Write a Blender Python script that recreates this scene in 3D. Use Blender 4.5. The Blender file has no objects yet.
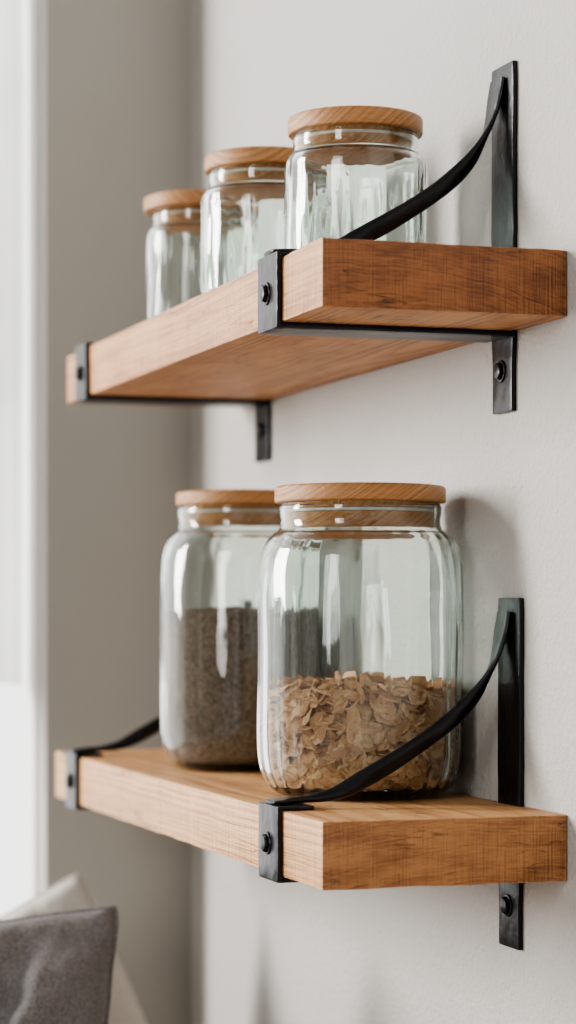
import bpy, bmesh, math, random
from mathutils import Vector, Matrix, noise
random.seed(7)
C = bpy.context.scene.collection
PI = math.pi
try:
    bpy.context.scene.view_settings.view_transform = 'AgX'
    bpy.context.scene.view_settings.look = 'AgX - Medium High Contrast'
except Exception as ex:
    print("look:", ex)

# ------------------------------------------------------------ helpers
def link(o):
    C.objects.link(o); return o

def empty(name, loc, label, cat, group=None, rotz=0):
    e = bpy.data.objects.new(name, None)
    e.empty_display_size = 0.03
    e.location = loc; e.rotation_euler = (0, 0, rotz)
    e["label"] = label; e["category"] = cat
    if group: e["group"] = group
    return link(e)

def mesh_obj(name, bm, mats, parent=None, loc=(0, 0, 0), smooth=True, angle=None):
    bmesh.ops.recalc_face_normals(bm, faces=bm.faces[:])
    me = bpy.data.meshes.new(name)
    bm.to_mesh(me); bm.free()
    for m in mats: me.materials.append(m)
    if smooth:
        for p in me.polygons: p.use_smooth = True
        if angle:
            me.set_sharp_from_angle(angle=math.radians(angle))
    o = bpy.data.objects.new(name, me)
    o.location = loc
    if parent: o.parent = parent
    return link(o)

def add_box(bm, lo, hi, bev=0.0, segs=2):
    lo = Vector(lo); hi = Vector(hi)
    r = bmesh.ops.create_cube(bm, size=1.0)
    vs = r['verts']
    for v in vs:
        v.co = Vector(((lo[i] + hi[i]) / 2 + v.co[i] * (hi[i] - lo[i]) for i in range(3)))
    if bev > 0:
        es = list({e for v in vs for e in v.link_edges})
        bmesh.ops.bevel(bm, geom=es, offset=bev, segments=segs, profile=0.6, affect='EDGES')

def catmull(pts, n=4):
    out = []
    P = [pts[0]] + list(pts) + [pts[-1]]
    for i in range(1, len(P) - 2):
        p0, p1, p2, p3 = [Vector(P[i + k]) for k in (-1, 0, 1, 2)]
        for j in range(n):
            t = j / n
            out.append(0.5 * ((2 * p1) + (-p0 + p2) * t + (2 * p0 - 5 * p1 + 4 * p2 - p3) * t * t + (-p0 + 3 * p1 - 3 * p2 + p3) * t ** 3))
    out.append(Vector(pts[-1]))
    return out

def lathe(bm, prof, segs=96, mod=None):
    rings = []
    for k, (r, z) in enumerate(prof):
        if r < 1e-6:
            rings.append([bm.verts.new((0, 0, z))])
        else:
            ring = []
            for s in range(segs):
                a = 2 * PI * s / segs
                rr = r + (mod(a, r, z) if mod else 0)
                ring.append(bm.verts.new((rr * math.cos(a), rr * math.sin(a), z)))
            rings.append(ring)
    for a, b in zip(rings[:-1], rings[1:]):
        if len(a) == 1 and len(b) == 1: continue
        for s in range(segs):
            s2 = (s + 1) % segs
            if len(a) == 1: bm.faces.new((a[0], b[s], b[s2]))
            elif len(b) == 1: bm.faces.new((a[s], a[s2], b[0]))
            else: bm.faces.new((a[s], a[s2], b[s2], b[s]))

# ------------------------------------------------------------ materials
def new_mat(name):
    m = bpy.data.materials.new(name); m.use_nodes = True
    nt = m.node_tree
    return m, nt, nt.nodes["Principled BSDF"]

def N(nt, t, **kw):
    n = nt.nodes.new(t)
    for k, v in kw.items():
        if k in n.inputs.keys(): n.inputs[k].default_value = v
        else: setattr(n, k, v)
    return n

def ramp(nt, stops, interp='LINEAR'):
    r = nt.nodes.new("ShaderNodeValToRGB")
    r.color_ramp.interpolation = interp
    el = r.color_ramp.elements
    while len(el) > 1: el.remove(el[-1])
    el[0].position = stops[0][0]; el[0].color = (*stops[0][1], 1)
    for p, c in stops[1:]:
        e = el.new(p); e.color = (*c, 1)
    return r

def mathn(nt, op, a, bb=None, clamp=False):
    n = nt.nodes.new("ShaderNodeMath"); n.operation = op; n.use_clamp = clamp
    for i, v in enumerate((a, bb)):
        if v is None: continue
        if isinstance(v, (int, float)): n.inputs[i].default_value = v
        else: nt.links.new(v, n.inputs[i])
    return n.outputs[0]

def paint(name, col, bump=0.15, scale=350, rough=0.75, dist=0.002):
    m, nt, b = new_mat(name)
    tc = N(nt, "ShaderNodeTexCoord")
    n1 = N(nt, "ShaderNodeTexNoise", Scale=scale, Detail=4.0, Roughness=0.6)
    n2 = N(nt, "ShaderNodeTexNoise", Scale=3.0, Detail=3.0)
    nt.links.new(tc.outputs["Object"], n1.inputs["Vector"])
    nt.links.new(tc.outputs["Object"], n2.inputs["Vector"])
    r = ramp(nt, [(0.3, tuple(c * 0.95 for c in col)), (0.7, tuple(min(1, c * 1.04) for c in col))])
    nt.links.new(n2.outputs["Fac"], r.inputs["Fac"])
    nt.links.new(r.outputs["Color"], b.inputs["Base Color"])
    bp = N(nt, "ShaderNodeBump", Strength=bump, Distance=dist)
    nt.links.new(n1.outputs["Fac"], bp.inputs["Height"])
    nt.links.new(bp.outputs["Normal"], b.inputs["Normal"])
    b.inputs["Roughness"].default_value = rough
    return m

def wood(name, cols, center=(0.03, -0.09), freq=230, rough=0.5, saw=True, warp=0.006, blotch=0.35, seed=0.0, ringw=0.75,
         warpmap=(9, 1.6, 9), fib=(700, 14, 700), blo=(22, 6, 30), blod=4.0, crackmap=(90, 5, 110), crack=0.0, sawmap=(25, 230, 12), fibw=0.22, saww=0.14):
    """growth rings round an axis along Y; faces cut through them give grain and end grain."""
    m, nt, b = new_mat(name)
    L = nt.links
    M = lambda op, a, bb=None, c=False: mathn(nt, op, a, bb, c)
    tc = N(nt, "ShaderNodeTexCoord")
    def nz(scale3, loc=(0, 0, 0), detail=3.0, rough_=0.5):
        mp = N(nt, "ShaderNodeMapping"); mp.inputs["Scale"].default_value = scale3; mp.inputs["Location"].default_value = loc
        L.new(tc.outputs["Object"], mp.inputs["Vector"])
        n = N(nt, "ShaderNodeTexNoise", Scale=1.0, Detail=detail, Roughness=rough_)
        L.new(mp.outputs["Vector"], n.inputs["Vector"])
        return n.outputs["Fac"]
    nw = nz(warpmap, (seed, seed, 0))
    sep = N(nt, "ShaderNodeSeparateXYZ"); L.new(tc.outputs["Object"], sep.inputs[0])
    x = M('SUBTRACT', sep.outputs[0], center[0])
    z = M('SUBTRACT', sep.outputs[2], center[1])
    rad = M('SQRT', M('ADD', M('MULTIPLY', x, x), M('MULTIPLY', z, z)))
    rad = M('ADD', rad, M('MULTIPLY', M('SUBTRACT', nw, 0.5), warp * 6))
    ph = M('MULTIPLY', rad, freq)
    cx = nt.nodes.new("ShaderNodeCombineXYZ"); L.new(ph, cx.inputs[0])
    nr = N(nt, "ShaderNodeTexNoise", Scale=0.9, Detail=4.0, Roughness=0.65)
    L.new(cx.outputs[0], nr.inputs["Vector"])
    nf = nz(fib, detail=2.0)
    nb = nz(blo, (seed * 2, 1, 3), blod, 0.65)
    s = M('ADD', M('ADD', M('MULTIPLY', M('SUBTRACT', nr.outputs["Fac"], 0.5), ringw), 0.375), M('MULTIPLY', nf, fibw))
    s = M('ADD', s, M('MULTIPLY', M('SUBTRACT', nb, 0.5), blotch))
    if saw:
        ns = nz(sawmap, detail=1.0)
        s = M('ADD', s, M('MULTIPLY', M('SUBTRACT', ns, 0.5), saww))
    r = ramp(nt, [(0.26, cols[0]), (0.46, cols[1]), (0.62, cols[2])])
    L.new(s, r.inputs["Fac"])
    col = r.outputs["Color"]
    h = M('ADD', M('MULTIPLY', nr.outputs["Fac"], 0.7), M('MULTIPLY', nf, 0.5))
    if saw: h = M('ADD', h, M('MULTIPLY', ns, 1.4))
    if crack > 0:
        nc = nz(crackmap, (seed + 7, 2, seed), 2.0)
        nm = nz((14, 5, 20), (seed, 9, 4), 2.0)
        line = M('SUBTRACT', 1.0, M('DIVIDE', M('ABSOLUTE', M('SUBTRACT', nc, 0.5)), 0.016), True)
        mask = M('MULTIPLY', M('SUBTRACT', nm, 0.50), 9.0, True)
        ck = M('MULTIPLY', M('MULTIPLY', line, mask), crack, True)
        mx = N(nt, "ShaderNodeMix", data_type='RGBA')
        L.new(ck, mx.inputs[0]); L.new(col, mx.inputs[6]); mx.inputs[7].default_value = (cols[0][0] * .35, cols[0][1] * .3, cols[0][2] * .3, 1)
        col = mx.outputs[2]
        h = M('SUBTRACT', h, M('MULTIPLY', ck, 1.0))
    L.new(col, b.inputs["Base Color"])
    bp = N(nt, "ShaderNodeBump", Strength=0.75, Distance=0.0019)
    L.new(h, bp.inputs["Height"]); L.new(bp.outputs["Normal"], b.inputs["Normal"])
    b.inputs["Roughness"].default_value = rough
    return m

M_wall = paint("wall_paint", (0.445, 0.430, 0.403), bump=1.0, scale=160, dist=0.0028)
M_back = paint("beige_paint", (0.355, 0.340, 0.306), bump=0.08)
M_white = paint("white_paint", (0.85, 0.85, 0.84), bump=0.03)
M_floor = wood("floor_wood", [(0.16, 0.09, 0.05), (0.28, 0.17, 0.10), (0.36, 0.24, 0.15)], freq=40, center=(0, -1))

LG = [(0.16, 0.058, 0.019), (0.37, 0.160, 0.056), (0.56, 0.290, 0.118)]
LG2 = [(0.20, 0.080, 0.026), (0.44, 0.210, 0.078), (0.63, 0.355, 0.158)]
EG = [(0.045, 0.015, 0.006), (0.165, 0.053, 0.017), (0.32, 0.120, 0.039)]
EG2 = [(0.095, 0.034, 0.012), (0.25, 0.094, 0.031), (0.43, 0.195, 0.070)]
endkw = dict(fib=(60, 40, 1100), blo=(17, 5, 60), blod=10.0, warpmap=(18, 3, 18), crackmap=(16, 4, 150), sawmap=(560, 30, 16), saww=0.16, rough=0.5, fibw=0.36, ringw=0.85)
M_long = wood("shelf_wood", LG, center=(-0.03, -0.13), freq=380, seed=1.3, crack=0.8, warp=0.0035, blotch=0.42, ringw=0.95, fibw=0.34, saww=0.2)
M_end = wood("shelf_end_grain", EG, center=(-0.16, -0.45), freq=620, seed=1.3, blotch=0.70, warp=0.0020, crack=0.8, **endkw)
M_long2 = wood("shelf_wood_pale", LG2, center=(-0.12, -0.16), freq=380, seed=4.1, crack=0.7, warp=0.0035, blotch=0.38, ringw=0.95, fibw=0.34, saww=0.2)
M_end2 = wood("shelf_end_grain_pale", EG2, center=(-0.05, -0.55), freq=620, seed=4.1, blotch=0.60, warp=0.0020, crack=0.55, **endkw)
LIDC = [(0.17, 0.070, 0.022), (0.38, 0.175, 0.060), (0.52, 0.275, 0.108)]
M_lid = wood("lid_wood", LIDC, center=(0.3, -0.2), freq=460, saw=False, warp=0.001, blotch=0.12, fib=(30, 900, 900), ringw=1.1, rough=0.4)
M_plug = wood("plug_wood", [(0.14, 0.050, 0.012), (0.42, 0.175, 0.048), (0.56, 0.27, 0.088)], center=(0.3, -0.2), freq=460, saw=False, warp=0.001, blotch=0.12, fib=(30, 900, 900), ringw=1.0)

def glass_mat():
    m, nt, b = new_mat("clear_glass")
    b.inputs["Base Color"].default_value = (0.930, 0.988, 0.958, 1)
    b.inputs["Transmission Weight"].default_value = 1.0
    b.inputs["Roughness"].default_value = 0.0
    b.inputs["IOR"].default_value = 1.46
    return m
M_glass = glass_mat()

def simple(name, col, rough=0.6, metal=0.0, bump=0.0, scale=100, vary=0.1, detail=4.0, dist=0.001):
    m, nt, b = new_mat(name)
    tc = N(nt, "ShaderNodeTexCoord")
    n1 = N(nt, "ShaderNodeTexNoise", Scale=scale, Detail=detail)
    nt.links.new(tc.outputs["Object"], n1.inputs["Vector"])
    r = ramp(nt, [(0.35, tuple(c * (1 - vary) for c in col)), (0.65, tuple(min(1, c * (1 + vary)) for c in col))])
    nt.links.new(n1.outputs["Fac"], r.inputs["Fac"])
    nt.links.new(r.outputs["Color"], b.inputs["Base Color"])
    if bump:
        bp = N(nt, "ShaderNodeBump", Strength=bump, Distance=dist)
        nt.links.new(n1.outputs["Fac"], bp.inputs["Height"]); nt.links.new(bp.outputs["Normal"], b.inputs["Normal"])
    b.inputs["Roughness"].default_value = rough; b.inputs["Metallic"].default_value = metal
    return m
M_iron = simple("black_iron", (0.0060, 0.0060, 0.0075), rough=0.32, bump=0.5, scale=60, vary=0.3, dist=0.0025, detail=2.0)
M_iron.node_tree.nodes["Principled BSDF"].inputs["Specular IOR Level"].default_value = 0.30
M_seal = simple("silicone_seal", (0.62, 0.60, 0.55), rough=0.5)
M_ground = simple("ground_coffee", (0.185, 0.120, 0.082), rough=0.95, bump=0.9, scale=560, vary=0.70, detail=2.0, dist=0.002)
M_gray = simple("taupe_linen", (0.175, 0.162, 0.160), rough=0.95, bump=0.9, scale=380, vary=0.30)
M_cream = simple("cream_linen", (0.56, 0.52, 0.47), rough=0.95, bump=0.5, scale=420, vary=0.1)
M_seat = simple("seat_fabric", (0.40, 0.37, 0.33), rough=0.95, bump=0.5, scale=300)

def flake_mat():
    m, nt, b = new_mat("dried_flakes")
    g = N(nt, "ShaderNodeNewGeometry")
    r = ramp(nt, [(0.0, (0.42, 0.205, 0.098)), (0.3, (0.56, 0.300, 0.155)), (0.7, (0.67, 0.400, 0.225)), (1.0, (0.76, 0.520, 0.325))])
    nt.links.new(g.outputs["Random Per Island"], r.inputs["Fac"])
    tc = N(nt, "ShaderNodeTexCoord")
    n1 = N(nt, "ShaderNodeTexNoise", Scale=260.0, Detail=3.0)
    nt.links.new(tc.outputs["Object"], n1.inputs["Vector"])
    r2 = ramp(nt, [(0.3, (0.70, 0.63, 0.57)), (0.55, (1, 1, 1))]); nt.links.new(n1.outputs["Fac"], r2.inputs["Fac"])
    mx = N(nt, "ShaderNodeMix", data_type='RGBA', blend_type='MULTIPLY')
    mx.inputs[0].default_value = 0.7
    nt.links.new(r.outputs["Color"], mx.inputs[6]); nt.links.new(r2.outputs["Color"], mx.inputs[7])
    nt.links.new(mx.outputs[2], b.inputs["Base Color"])
    b.inputs["Roughness"].default_value = 0.85
    return m
M_flake = flake_mat()

def sheer_mat():
    m, nt, b = new_mat("sheer_fabric")
    out = nt.nodes["Material Output"]
    tc = N(nt, "ShaderNodeTexCoord"); n1 = N(nt, "ShaderNodeTexNoise", Scale=8.0)
    nt.links.new(tc.outputs["Object"], n1.inputs["Vector"])
    r = ramp(nt, [(0.3, (0.82, 0.82, 0.82)), (0.7, (0.90, 0.90, 0.89))]); nt.links.new(n1.outputs["Fac"], r.inputs["Fac"])
    tl = N(nt, "ShaderNodeBsdfTranslucent"); tr = N(nt, "ShaderNodeBsdfTransparent")
    nt.links.new(r.outputs["Color"], tl.inputs[0]); nt.links.new(r.outputs["Color"], tr.inputs[0])
    mx = N(nt, "ShaderNodeMixShader"); mx.inputs[0].default_value = 0.35
    nt.links.new(tl.outputs[0], mx.inputs[1]); nt.links.new(tr.outputs[0], mx.inputs[2])
    nt.links.new(mx.outputs[0], out.inputs[0])
    return m
M_sheer = sheer_mat()

# ------------------------------------------------------------ frame of reference
CZ = 1.30
YC = 1.0485      # corner of the two walls
def structure(name, lo, hi, mat, bev=0):
    bm = bmesh.new(); add_box(bm, lo, hi, bev)
    o = mesh_obj(name, bm, [mat], smooth=False)
    o["kind"] = "structure"
    return o
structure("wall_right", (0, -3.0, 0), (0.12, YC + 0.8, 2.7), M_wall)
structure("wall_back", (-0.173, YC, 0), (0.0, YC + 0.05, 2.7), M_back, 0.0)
structure("floor", (-4, -3, -0.05), (0.12, 3, 0), M_floor)
wx1 = -0.173
wy = YC + 0.05
win = empty("window_1", (wx1, wy, 0.30), "white painted window with tall bright panes", "window"); win["kind"] = "structure"
bm = bmesh.new()
H = 2.40
add_box(bm, (-0.004, 0.0, 0.0), (0.0, 0.050, H), 0.001)
add_box(bm, (-2.927, 0.005, 0.0), (-2.89, 0.055, H), 0.004)
add_box(bm, (-2.89, 0.005, 0.0), (-0.004, 0.055, 0.05), 0.004)
add_box(bm, (-2.89, 0.005, H - 0.05), (-0.004, 0.055, H), 0.004)
fr = mesh_obj("window_frame", bm, [M_white], win, smooth=False); fr["kind"] = "structure"
# short sheer curtain at the window side, added to dim its upper part
bm = bmesh.new()
nx = 60; rows = []
for zi in (1.212, 1.216, 1.6, 2.0, 2.4, 2.64):
    rows.append([bm.verts.new((-0.42 + 0.236 * i / nx, wy + 0.035 + 0.010 * math.sin(i * 0.62) + 0.004 * math.sin(i * 1.7 + zi), zi)) for i in range(nx + 1)])
for a, b in zip(rows[:-1], rows[1:]):
    for i in range(nx): bm.faces.new((a[i], a[i + 1], b[i + 1], b[i]))
sc = mesh_obj("sheer_curtain", bm, [M_sheer], win); sc["kind"] = "structure"
sc.location = (-wx1, -wy, -0.30)

# ------------------------------------------------------------ shelves
XF = -0.1945
def shelf(name, ztop, y1, mats, label, notches, seed):
    bm = bmesh.new()
    T = 0.050
    xb = -0.0006; xn = -0.0052
    pts = [(XF, 0), (xb, 0)]
    for a, b in notches: pts += [(xb, a), (xn, a), (xn, b), (xb, b)]
    pts += [(xb, y1), (XF, y1)]
    vs = [bm.verts.new((x, y, 0)) for x, y in pts]
    f = bm.faces.new(vs)
    r = bmesh.ops.extrude_face_region(bm, geom=[f])
    for v in r['geom']:
        if isinstance(v, bmesh.types.BMVert): v.co.z = -T
    es = [e for e in bm.edges if all(abs(v.co.x - XF) < 1e-5 for v in e.verts) or all(abs(v.co.y) < 1e-5 for v in e.verts) or all(abs(v.co.y - y1) < 1e-5 for v in e.verts)]
    bmesh.ops.bevel(bm, geom=es, offset=0.0018, segments=2, profile=0.6, affect='EDGES')
    k = int(y1 / 0.012)
    for i in range(1, k):
        bmesh.ops.bisect_plane(bm, geom=bm.verts[:] + bm.edges[:] + bm.faces[:], plane_co=(0, y1 * i / k, 0), plane_no=(0, 1, 0))
    for i in range(1, 20):
        bmesh.ops.bisect_plane(bm, geom=bm.verts[:] + bm.edges[:] + bm.faces[:], plane_co=(XF * i / 20, 0, 0), plane_no=(1, 0, 0))
    for v in bm.verts:
        nearf = v.co.x < XF + 0.004; neare = v.co.y < 0.004 or v.co.y > y1 - 0.004
        cz = 0.5 if v.co.z > -T / 2 else -0.5
        if nearf or neare:
            d = noise.noise(Vector((v.co.x * 60 + seed, v.co.y * 60, cz * 9))); d = 0.0004 * d - 0.0014 * max(0, noise.noise(Vector((v.co.x * 30 + seed * 3, v.co.y * 25, cz * 5 + 2))) - 0.12)
            if nearf and not neare: v.co.x -= d
            if neare: v.co.y += (-d if v.co.y < 0.1 else d)
            v.co.z += (d * 0.7 if cz > 0 else -d * 0.7)
    bmesh.ops.recalc_face_normals(bm, faces=bm.faces[:])
    for f in bm.faces:
        f.material_index = 1 if abs(f.normal.y) > 0.8 and (f.calc_center_median().y < 0.01 or f.calc_center_median().y > y1 - 0.01) else 0
    o = mesh_obj(name, bm, mats, None, (0, 0, ztop), smooth=True, angle=28)
    o["label"] = label; o["category"] = "shelf"
    return o
ZU = CZ + 0.2698; ZL = CZ - 0.1534
shelf("wall_shelf", ZU, 0.842, [M_long, M_end], "thick reddish wooden wall shelf holding three small glass jars", [(0.090, 0.145), (0.73, 0.79)], 1.0)
shelf("wall_shelf", ZL, 0.900, [M_long2, M_end2], "thick honey-coloured wooden wall shelf holding two large glass jars", [(0.076, 0.135), (0.775, 0.835)], 6.0)

# ------------------------------------------------------------ brackets
def plate_mesh(bm, lo, hi):
    """forged flat bar: subdivided box with slightly uneven, hammered edges"""
    b2 = bmesh.new()
    add_box(b2, lo, hi, 0.0014, 2)
    for ax in range(3):
        L = hi[ax] - lo[ax]
        k = int(L / 0.012)
        for i in range(1, k):
            c = [0, 0, 0]; c[ax] = lo[ax] + L * i / k
            nn_ = [0, 0, 0]; nn_[ax] = 1
            bmesh.ops.bisect_plane(b2, geom=b2.verts[:] + b2.edges[:] + b2.faces[:], plane_co=c, plane_no=nn_)
    for v in b2.verts:
        cy = (lo[1] + hi[1]) / 2
        v.co.y = cy + (v.co.y - cy) * (1 + 0.06 * noise.noise(Vector((v.co.x * 45, 4, v.co.z * 45))))
    me = bpy.data.meshes.new("t"); b2.to_mesh(me); b2.free()
    bm.from_mesh(me); bpy.data.meshes.remove(me)

def arm_mesh():
    bm = bmesh.new()
    pts = [(0.0065, 0.152), (0.0085, 0.140), (0.011, 0.126), (0.016, 0.110), (0.024, 0.095), (0.037, 0.079), (0.058, 0.061), (0.088, 0.041),
           (0.118, 0.0240), (0.144, 0.0115), (0.163, 0.0078), (0.180, 0.0066), (0.189, 0.0062), (0.194, 0.0060), (0.197, 0.0056), (0.1988, 0.0050)]
    P = catmull([(a, b, 0) for a, b in pts], 5)
    n = len(P); rings = []
    K = 16
    for i, p in enumerate(P):
        t = i / (n - 1)
        tan = (P[min(i + 1, n - 1)] - P[max(i - 1, 0)]).normalized()
        T = Vector((-tan.x, 0, tan.y))
        Y = Vector((0, 1, 0)); Nn = T.cross(Y).normalized()
        def ss(a, b, x):
            x = max(0, min(1, (x - a) / (b - a))); return x * x * (3 - 2 * x)
        ang = PI / 2 * (0.70 * ss(0.12, 0.40, t) + 1.30 * ss(0.50, 0.70, t))
        w = 0.028 + (0.0150 - 0.028) * ss(0.05, 0.28, t) + (0.030 - 0.0150) * ss(0.70, 0.86, t)
        w *= 1 + 0.14 * noise.noise(Vector((t * 11, 3, 1)))
        w -= 0.0050 * math.exp(-((t - 0.63) / 0.05) ** 2)
        if t > 0.86:
            q = (t - 0.86) / 0.14; w *= math.sqrt(max(0.06, 1 - q * q * 0.97))
        th = 0.0045 + 0.0045 * math.exp(-((t - 0.46) / 0.20) ** 2)
        th *= 1 + 0.2 * noise.noise(Vector((t * 14, 8, 2)))
        if t > 0.8: th -= 0.001
        A = Y * math.cos(ang) + Nn * math.sin(ang)
        B = -Y * math.sin(ang) + Nn * math.cos(ang)
        c = Vector((-p.x, 0, p.y))
        ring = []
        for k in range(K):
            a = 2 * PI * k / K
            ca, sa = math.cos(a), math.sin(a)
            sx = math.copysign(abs(ca) ** 0.7, ca) * w / 2
            sy = math.copysign(abs(sa) ** 0.8, sa) * th / 2
            ring.append(bm.verts.new(c + A * sx + B * sy))
        rings.append(ring)
    for a, b in zip(rings[:-1], rings[1:]):
        for k in range(K):
            bm.faces.new((a[k], a[(k + 1) % K], b[(k + 1) % K], b[k]))
    bm.faces.new(rings[0]); bm.faces.new(rings[-1][::-1])
    return bm

def bolt_mesh():
    bm = bmesh.new()
    lathe(bm, [(0, 0), (0.0086, 0), (0.0090, 0.0005), (0.0086, 0.0012), (0.0070, 0.0014)], 28)
    rings = []
    for r, z in ((0.0070, 0.0012), (0.0072, 0.0028), (0.0064, 0.0044), (0.0038, 0.0053)):
        rings.append([bm.verts.new((r * math.cos(PI / 3 * k + .3), r * math.sin(PI / 3 * k + .3), z)) for k in range(6)])
    for a, b in zip(rings[:-1], rings[1:]):
        for k in range(6): bm.faces.new((a[k], a[(k + 1) % 6], b[(k + 1) % 6], b[k]))
    bm.faces.new(rings[-1])
    bmesh.ops.rotate(bm, verts=bm.verts[:], cent=(0, 0, 0), matrix=Matrix.Rotation(-PI / 2, 3, 'Y'))
    return bm

G = "black iron shelf brackets"
def build_bracket(loc):
    e = empty("shelf_bracket", loc, "black forged iron bracket with twisted brace arm clasping a wooden shelf", "bracket", G)
    bm = bmesh.new(); plate_mesh(bm, (-0.0045, -0.0255, -0.113), (0.0, 0.0180, 0.163))
    for v in bm.verts:
        if v.co.z < -0.052:
            q = min(1, (-0.052 - v.co.z) / 0.02)
            v.co.y = -0.003 + (v.co.y + 0.003) * (1 - 0.12 * q)
    mesh_obj("wall_plate", bm, [M_iron], e, angle=30)
    bm = bmesh.new()
    plate_mesh(bm, (-0.1990, -0.025, -0.0545), (-0.1947, 0.025, 0.0038))
    plate_mesh(bm, (-0.1985, -0.025, -0.0545), (-0.0046, 0.025, -0.0502))
    plate_mesh(bm, (-0.1985, -0.022, 0.0002), (-0.168, 0.022, 0.0036))
    mesh_obj("shelf_strap", bm, [M_iron], e, angle=30)
    mesh_obj("brace_arm", arm_mesh(), [M_iron], e, angle=60)
    mesh_obj("bolt", bolt_mesh(), [M_iron], e, (-0.1990, 0.0, -0.026), angle=25)
    mesh_obj("bolt", bolt_mesh(), [M_iron], e, (-0.0045, -0.003, -0.080), angle=25)
    return e
b0 = build_bracket((0, 0.119, ZU))
kids = list(b0.children)
bm = bmesh.new(); plate_mesh(bm, (-0.0045, -0.0255, -0.113), (0.0, 0.0205, 0.0))
short = bpy.data.meshes.new("wall_plate_short")
bmesh.ops.recalc_face_normals(bm, faces=bm.faces[:]); bm.to_mesh(short); bm.free(); short.materials.append(M_iron)
for loc, kind in (((0, 0.760, ZU), 1), ((0, 0.117, ZL), 2), ((0, 0.806, ZL), 0)):
    c = b0.copy(); c.location = loc; C.objects.link(c)
    if kind == 1: c["label"] = "black forged iron bracket clasping a wooden shelf behind small jars"
    for k in kids:
        if kind == 1 and k.name.startswith("brace_arm"): continue
        kc = k.copy(); kc.parent = c; C.objects.link(kc)
        if kind == 1 and k.name.startswith("wall_plate"): kc.data = short
        if kind == 2:
            if k.name.startswith("wall_plate"): kc.location.y -= 0.011
            if k.name.startswith("brace_arm"): kc.location.y -= 0.011; kc.rotation_euler.z = -0.055
            if k.name.startswith("bolt") and k.location.x > -0.1: kc.location.y -= 0.011

# ------------------------------------------------------------ jars
def jar(loc, outer, wall, base, lid_r, lid_z, lid_t, plug_r, plug_d, label, group, rip=0.0004, seed=0, rotz=0, fl=0.0, inrip=0.6, fn=24):
    e = empty("storage_jar", loc, label, "jar", group, rotz)
    O = catmull([(r, z, 0) for r, z in outer], 5)
    O = [(max(p.x, 0), p.y) for p in O]
    inner = []
    n = len(O)
    for i in range(n - 1, -1, -1):
        a = Vector(O[max(i - 1, 0)]); b = Vector(O[min(i + 1, n - 1)])
        t = (b - a).normalized(); nn = Vector((-t.y, t.x))
        p = Vector(O[i]) + nn * wall
        if p.x < 0.001: p.x = 0.0
        p.y = max(p.y, base)
        if i == n - 1: p.y = O[i][1]
        inner.append((p.x, p.y))
    prof = [(0.0, O[0][1])] + [q for q in O if q[0] > 1e-5]
    cin = []
    for q in inner:
        if q[0] < 0.002: continue
        if cin and (abs(q[0] - cin[-1][0]) + abs(q[1] - cin[-1][1])) < 0.0004: continue
        cin.append(q)
    zmax = O[-1][1]
    NO = len(prof)
    def mk(seed_, ampl, flute):
        def mod(a, r, z):
            f = min(1, max(0, (zmax - 0.012 - z) / 0.02)) * min(1, r / 0.03) ** 2
            v = Vector((math.cos(a) * 4.4, math.sin(a) * 4.4, z * 18 + seed_))
            lo = math.exp(-((z / zmax - 0.14) / 0.16) ** 2)
            return f * (flute * (0.30 + lo) * math.sin(fn * a + seed_) + ampl * 1.2 * noise.noise(v) + ampl * 0.45 * noise.noise(v * 2.2))
        return mod
    mo = mk(seed, rip, fl); mi = mk(seed + 40, rip * inrip, fl * inrip)
    bm = bmesh.new()
    full = prof + cin + [(0.0, base)]
    rings = []
    S = 216
    for k, (r, z) in enumerate(full):
        md = mo if k < NO else mi
        if r < 1e-6: rings.append([bm.verts.new((0, 0, z))])
        else:
            ring = []
            for s in range(S):
                a = 2 * PI * s / S
                q = r + md(a, r, z)
                ring.append(bm.verts.new((q * math.cos(a), q * math.sin(a), z)))
            rings.append(ring)
    for a, b in zip(rings[:-1], rings[1:]):
        for s in range(S):
            s2 = (s + 1) % S
            if len(a) == 1: bm.faces.new((a[0], b[s], b[s2]))
            elif len(b) == 1: bm.faces.new((a[s], a[s2], b[0]))
            else: bm.faces.new((a[s], a[s2], b[s2], b[s]))
    mesh_obj("jar_body", bm, [M_glass], e)
    z0, z1 = lid_z, lid_z + lid_t
    bm = bmesh.new()
    lathe(bm, [(0, z0), (lid_r - 0.0015, z0), (lid_r - 0.0004, z0 + 0.0006), (lid_r, z0 + 0.0018), (lid_r, z1 - 0.0022), (lid_r - 0.0008, z1 - 0.0008), (lid_r - 0.0025, z1), (0, z1)], 96)
    ld = mesh_obj("lid", bm, [M_lid], e, angle=50)
    bm = bmesh.new()
    zt = z0 - 0.0003
    lathe(bm, [(0, zt), (plug_r, zt), (plug_r, zt - plug_d * 0.20), (plug_r - 0.0018, zt - plug_d * 0.22), (plug_r - 0.0018, zt - plug_d * 0.36),
               (plug_r, zt - plug_d * 0.38), (plug_r, zt - plug_d + 0.001), (plug_r - 0.001, zt - plug_d), (0, zt - plug_d)], 96)
    mesh_obj("lid_plug", bm, [M_plug], ld, angle=50)
    bm = bmesh.new()
    R = plug_r - 0.0010; zc = zt - plug_d * 0.29
    K = 10; ring = []
    for s in range(96):
        a = 2 * PI * s / 96
        ring.append([bm.verts.new(((R + 0.0014 * math.cos(2 * PI * k / K)) * math.cos(a), (R + 0.0014 * math.cos(2 * PI * k / K)) * math.sin(a), zc + 0.0014 * math.sin(2 * PI * k / K))) for k in range(K)])
    for s in range(96):
        for k in range(K):
            A = ring[s]; B = ring[(s + 1) % 96]
            bm.faces.new((A[k], B[k], B[(k + 1) % K], A[(k + 1) % K]))
    mesh_obj("seal_ring", bm, [M_seal], ld)
    return e, cin

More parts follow.
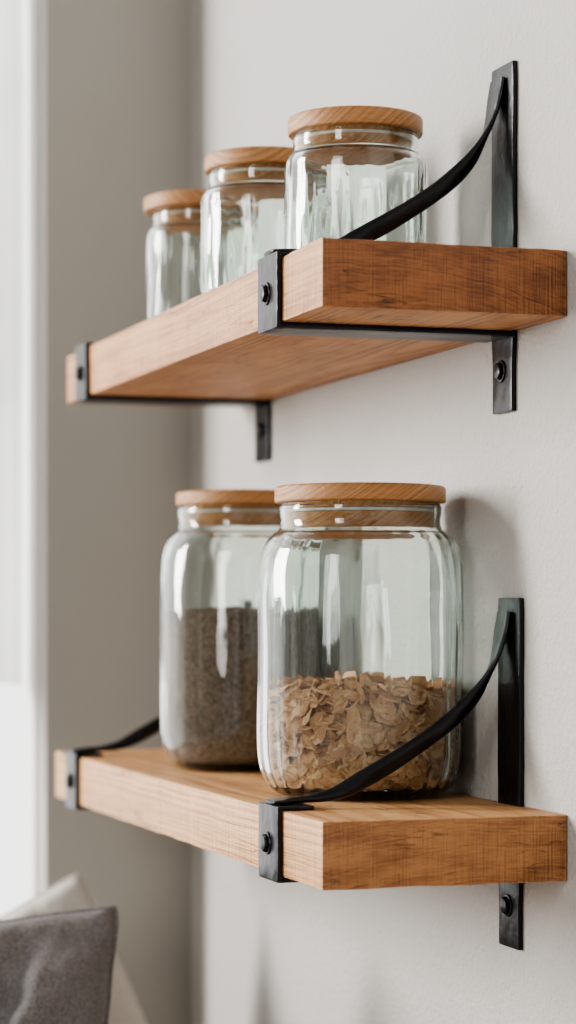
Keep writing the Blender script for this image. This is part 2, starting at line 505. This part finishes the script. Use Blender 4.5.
big = [(0.0, 0.0012), (0.03, 0.0008), (0.056, 0.0), (0.067, 0.0022), (0.0755, 0.009), (0.0812, 0.019), (0.0840, 0.032), (0.0849, 0.05), (0.0851, 0.10), (0.0851, 0.160),
       (0.0849, 0.176), (0.0840, 0.190), (0.0815, 0.202), (0.0772, 0.2110), (0.0718, 0.2165), (0.0676, 0.2200), (0.0660, 0.2260), (0.0671, 0.233), (0.0671, 0.2385), (0.0650, 0.2415)]
GL = "large glass jars on the lower shelf"
GU = "small glass jars on the upper shelf"
j1, in1 = jar((-0.0858, 0.2215, ZL), big, 0.0036, 0.0098, 0.0708, 0.2416, 0.0138, 0.0612, 0.022,
         "large clear glass jar part filled with brown dried flakes", GL, 0.0005, 1.0, 0, 0.00055, 0.5, 28)
s2 = 0.080 / 0.0851; h2 = 0.2535 / 0.2415
big2 = [(r * s2, z * h2) for r, z in big]
j2, in2 = jar((-0.0820, 0.5690, ZL), big2, 0.0034, 0.0088, 0.0645, 0.2537, 0.0135, 0.0574, 0.020,
         "large clear glass jar filled with dark brown coffee grounds", GL, 0.0005, 5.0, 0, 0.00015, 0.1, 28)
small = [(0.0, 0.001), (0.03, 0.0005), (0.046, 0.0), (0.0530, 0.003), (0.0570, 0.010), (0.0582, 0.020), (0.0584, 0.035), (0.0584, 0.080), (0.0583, 0.090), (0.0574, 0.0970),
         (0.0550, 0.1015), (0.0522, 0.1042), (0.0510, 0.1080), (0.0514, 0.1125), (0.0512, 0.1170), (0.0500, 0.1193)]
jar((-0.0940, 0.2105, ZU), small, 0.0034, 0.007, 0.0556, 0.1194, 0.0142, 0.0462, 0.0150, "small empty clear glass jar, the one beside the brace arm", GU, 0.0008, 2.0, 0, 0.00010, 0.6, 18)
jar((-0.1145, 0.3895, ZU), small, 0.0034, 0.007, 0.0550, 0.1194, 0.0142, 0.0462, 0.0150, "small empty clear glass jar standing between two others", GU, 0.0008, 8.0, 0.8, 0.00010, 0.6, 18)
small3 = [(r * (0.052 / 0.0584), z) for r, z in small]
jar((-0.1135, 0.6095, ZU), small3, 0.0030, 0.007, 0.0550, 0.1194, 0.0142, 0.0408, 0.0150, "narrower empty clear glass jar with round wooden lid", GU, 0.0007, 12.0, 2.0, 0.00008, 0.6, 18)

# ------------------------------------------------------------ contents
def inner_r(cin, z):
    c = sorted(cin, key=lambda q: q[1])
    for (r0, z0), (r1, z1) in zip(c[:-1], c[1:]):
        if z0 <= z <= z1:
            t = (z - z0) / (z1 - z0) if z1 > z0 else 0
            return r0 + (r1 - r0) * t
    return c[0][0]

bm = bmesh.new()
prof = [(0, 0.0091)]
for k in range(0, 61):
    z = 0.0095 + (0.150 - 0.0095) * k / 60
    prof.append((inner_r(in2, z) - 0.0004, z))
R = prof[-1][0]
for k in range(1, 24): prof.append((R * (1 - k / 24), 0.151 + 0.004 * math.sin(k / 24 * PI / 2)))
prof.append((0, 0.155))
lathe(bm, prof, 180)
for v in bm.verts:
    if v.co.z > 0.149: v.co.z += 0.003 * noise.noise(v.co * 60) + 0.0015 * noise.noise(v.co * 220)
o = mesh_obj("ground_coffee", bm, [M_ground], None, j2.location.copy())
o["label"] = "dark brown coarse grounds filling a large glass jar"; o["category"] = "coffee grounds"; o["kind"] = "stuff"

GAP = 0.0010
bm = bmesh.new()
TOP = 0.088
prof = [(0, 0.0118)] + [(inner_r(in1, z) - 0.009, z) for z in (0.0122, 0.02, 0.035, 0.05, 0.065, TOP - 0.011)] + [(0.03, TOP - 0.007), (0, TOP - 0.005)]
lathe(bm, prof, 48)
def clampv(p):
    z = min(max(p.z, 0.0106), TOP + 0.020)
    R = inner_r(in1, z) - GAP - random.uniform(0, 0.0006)
    r = math.hypot(p.x, p.y)
    if r > R: p = Vector((p.x * R / r, p.y * R / r, z))
    return Vector((p.x, p.y, z))
def flake(c, size, nrm):
    nrm = nrm.normalized()
    u = nrm.orthogonal().normalized()
    u = Matrix.Rotation(random.uniform(0, 2 * PI), 3, nrm) @ u
    v = nrm.cross(u)
    asp = random.uniform(0.45, 0.9); bend = random.uniform(-0.8, 1.1); bend2 = random.uniform(-0.4, 0.4)
    nr = 10
    ir = [random.uniform(0.86, 1.12) for _ in range(nr)]
    th = 0.0006
    sides = []
    for sgn in (1, -1):
        rr = []
        for fr_ in (0.5, 1.0):
            ring = []
            for k in range(nr):
                a = 2 * PI * k / nr
                x = math.cos(a) * fr_ * ir[k]; y = math.sin(a) * asp * fr_ * ir[k]
                h = bend * (x * x * 0.6) + bend2 * x * y + 0.07 * math.sin(5 * x + 3 * y)
                p = c + (u * x + v * y + nrm * h) * size + nrm * sgn * th * (1 if fr_ < 1 else 0.5)
                ring.append(clampv(p))
            rr.append([bm.verts.new(p) for p in ring])
        cv = bm.verts.new(clampv(c + nrm * sgn * th))
        for k in range(nr):
            bm.faces.new((cv, rr[0][k], rr[0][(k + 1) % nr]))
            bm.faces.new((rr[0][k], rr[1][k], rr[1][(k + 1) % nr], rr[0][(k + 1) % nr]))
        sides.append(rr[1])
    for k in range(nr):
        bm.faces.new((sides[0][k], sides[1][k], sides[1][(k + 1) % nr], sides[0][(k + 1) % nr]))
def rv():
    return Vector((random.gauss(0, 1), random.gauss(0, 1), random.gauss(0, 1)))
for i in range(1500):
    a = random.uniform(0, 2 * PI)
    z = random.uniform(0.0125, TOP)
    R = inner_r(in1, z)
    r = R - random.uniform(0.002, 0.011)
    c = Vector((r * math.cos(a), r * math.sin(a), z))
    flake(c, random.uniform(0.0055, 0.0122), rv() * 0.75 + Vector((math.cos(a), math.sin(a), 0)) * 1.1 + Vector((0, 0, 0.7)))
for i in range(420):
    a = random.uniform(0, 2 * PI); r = 0.079 * math.sqrt(random.random())
    z = TOP - 0.006 + random.uniform(0, 0.007) + 0.007 * noise.noise(Vector((r * math.cos(a), r * math.sin(a), 0)) * 40)
    flake(Vector((r * math.cos(a), r * math.sin(a), z)), random.uniform(0.006, 0.0125), rv() * 0.45 + Vector((0, 0, 1)))
me_o = mesh_obj("dried_flakes", bm, [M_flake], None, j1.location.copy(), angle=60)
me_o["label"] = "curled brown dried flakes heaped in a large glass jar"; me_o["category"] = "dried flakes"; me_o["kind"] = "stuff"

# ------------------------------------------------------------ bench and cushions
bm = bmesh.new()
add_box(bm, (-0.85, 0.25, 0.0), (-0.02, YC - 0.01, 0.34), 0.01)
add_box(bm, (-0.86, 0.24, 0.34), (-0.02, YC - 0.01, 0.462), 0.03, 4)
o = mesh_obj("upholstered_bench", bm, [M_seat], angle=40); o["label"] = "upholstered window bench under the shelves"; o["category"] = "bench"

def cushion(name, center, W, H, D, rot, mat, label, seed, pinch=0.16, tipk=0.02):
    bm = bmesh.new()
    n = 64
    grid = {}
    for s in (1, -1):
        for i in range(n + 1):
            for j in range(n + 1):
                u = -1 + 2 * i / n; v = -1 + 2 * j / n
                edge = (i in (0, n) or j in (0, n))
                if s == -1 and edge:
                    grid[(s, i, j)] = grid[(1, i, j)]; continue
                cr = 1 - tipk * (abs(u) ** 10) * (abs(v) ** 10)
                px = u * (1 - pinch * (1 - abs(v) ** 2.2) * u * u) * cr
                py = v * (1 - pinch * 0.6 * (1 - abs(u) ** 3) * v * v) * cr
                wob = 0.014 * noise.noise(Vector((u * 4 + seed, v * 4, 0)))
                th = ((1 - u ** 4) * (1 - v ** 4)) ** 0.42
                th = th * (0.60 + 0.40 * (1 - u * u) * (1 - v * v))
                q = Vector((px * 3 + seed, py * 3, s))
                cre = 0.26 * math.sin(9 * (abs(u) - abs(v)) + 3 * noise.noise(q)) * (abs(u * v)) ** 0.8
                th = th * (1 + 0.16 * noise.noise(q) + 0.22 * noise.noise(q * 2.4) + 0.09 * noise.noise(q * 5) + cre)
                grid[(s, i, j)] = bm.verts.new(((px + wob) * W / 2, s * th * D / 2, (py + wob) * H / 2))
    loop = [grid[(1, i, 0)] for i in range(n)] + [grid[(1, n, j)] for j in range(n)] + [grid[(1, n - i, n)] for i in range(n)] + [grid[(1, 0, n - j)] for j in range(n)]
    loop = [v.co.copy() for v in loop]
    for s in (1, -1):
        for i in range(n):
            for j in range(n):
                bm.faces.new((grid[(s, i, j)], grid[(s, i + 1, j)], grid[(s, i + 1, j + 1)], grid[(s, i, j + 1)]))
    o = mesh_obj(name, bm, [mat], None, center)
    o.rotation_euler = rot
    o["label"] = label; o["category"] = "cushion"
    bm = bmesh.new(); K = 8; rings = []; m = len(loop)
    for i, p in enumerate(loop):
        t = (loop[(i + 1) % m] - loop[i - 1]).normalized(); Yv = Vector((0, 1, 0)); B = t.cross(Yv).normalized()
        rings.append([bm.verts.new(p + (Yv * math.cos(2 * PI * k / K) + B * math.sin(2 * PI * k / K)) * 0.0020) for k in range(K)])
    for i in range(m):
        A = rings[i]; B_ = rings[(i + 1) % m]
        for k in range(K): bm.faces.new((A[k], B_[k], B_[(k + 1) % K], A[(k + 1) % K]))
    mesh_obj("seam", bm, [mat], o)
    return o
cushion("cushion", (-0.422, 0.59, 0.768), 0.47, 0.50, 0.24, (math.radians(-9), math.radians(-4), math.radians(-24)), M_gray, "dark grey linen cushion with pinched corner", 1, 0.13, 0.04)
cushion("cushion", (-0.266, 0.84, 0.747), 0.40, 0.42, 0.16, (math.radians(-8), math.radians(-27), math.radians(-15)), M_cream, "cream linen cushion behind the dark grey one", 5, 0.06, 0.02)

# ------------------------------------------------------------ light
def area(name, loc, target, size, sizey, power, col=(1, 1, 1)):
    l = bpy.data.lights.new(name, 'AREA'); l.shape = 'RECTANGLE'; l.size = size; l.size_y = sizey; l.energy = power; l.color = col
    o = bpy.data.objects.new(name, l); o.location = loc
    o.rotation_euler = (Vector(target) - Vector(loc)).to_track_quat('-Z', 'Y').to_euler()
    return link(o)
area("window_daylight", (-3.6, 2.40, 2.25), (-0.1, 0.2, 1.3), 0.75, 1.9, 305, (1.0, 0.99, 0.97))
area("room_fill", (-2.2, -1.5, 1.9), (-0.1, 0.1, 1.3), 0.5, 1.4, 27, (1.0, 0.98, 0.95))  # added fill lamp for the near wall and shelf ends, no window behind it

w = bpy.data.worlds.new("world"); bpy.context.scene.world = w; w.use_nodes = True
nt = w.node_tree; L = nt.links
bg = nt.nodes["Background"]
tc = N(nt, "ShaderNodeTexCoord")
dp = N(nt, "ShaderNodeVectorMath", operation='DOT_PRODUCT'); L.new(tc.outputs["Generated"], dp.inputs[0])
dv = Vector((-0.42, 0.88, 0.05)).normalized(); dp.inputs[1].default_value = dv
mr = N(nt, "ShaderNodeMapRange", interpolation_type='SMOOTHSTEP'); mr.inputs[1].default_value = 0.55; mr.inputs[2].default_value = 0.93
mr.inputs[3].default_value = 0.0; mr.inputs[4].default_value = 4.4
L.new(dp.outputs["Value"], mr.inputs[0])
mp = N(nt, "ShaderNodeMapping"); mp.inputs["Scale"].default_value = (3.6, 3.6, 1.6)
L.new(tc.outputs["Generated"], mp.inputs["Vector"])
nn = N(nt, "ShaderNodeTexNoise", Scale=1.6, Detail=3.0); L.new(mp.outputs["Vector"], nn.inputs["Vector"])
rr = ramp(nt, [(0.42, (0.34, 0.34, 0.335)), (0.48, (0.66, 0.65, 0.635)), (0.53, (0.80, 0.795, 0.78)), (0.548, (2.0, 2.0, 1.98))])
L.new(nn.outputs["Fac"], rr.inputs["Fac"])
ad = N(nt, "ShaderNodeMix", data_type='RGBA', blend_type='ADD'); ad.inputs[0].default_value = 1.0
L.new(rr.outputs["Color"], ad.inputs[6])
cb = nt.nodes.new("ShaderNodeCombineColor"); 
for i in range(3): L.new(mr.outputs[0], cb.inputs[i])
L.new(cb.outputs[0], ad.inputs[7]); L.new(ad.outputs[2], bg.inputs[0]); bg.inputs[1].default_value = 0.45

# ------------------------------------------------------------ camera
cd = bpy.data.cameras.new("camera"); co = bpy.data.objects.new("camera", cd); link(co)
co.location = (-0.7425, -1.6095, CZ); co.rotation_euler = (PI / 2, 0, math.radians(-17.97))
cd.sensor_width = 36; cd.lens = 2350 / 1024 * 36; cd.shift_y = 98 / 1024
cd.dof.use_dof = True; cd.dof.focus_distance = 1.84; cd.dof.aperture_fstop = 4.2
bpy.context.scene.camera = co
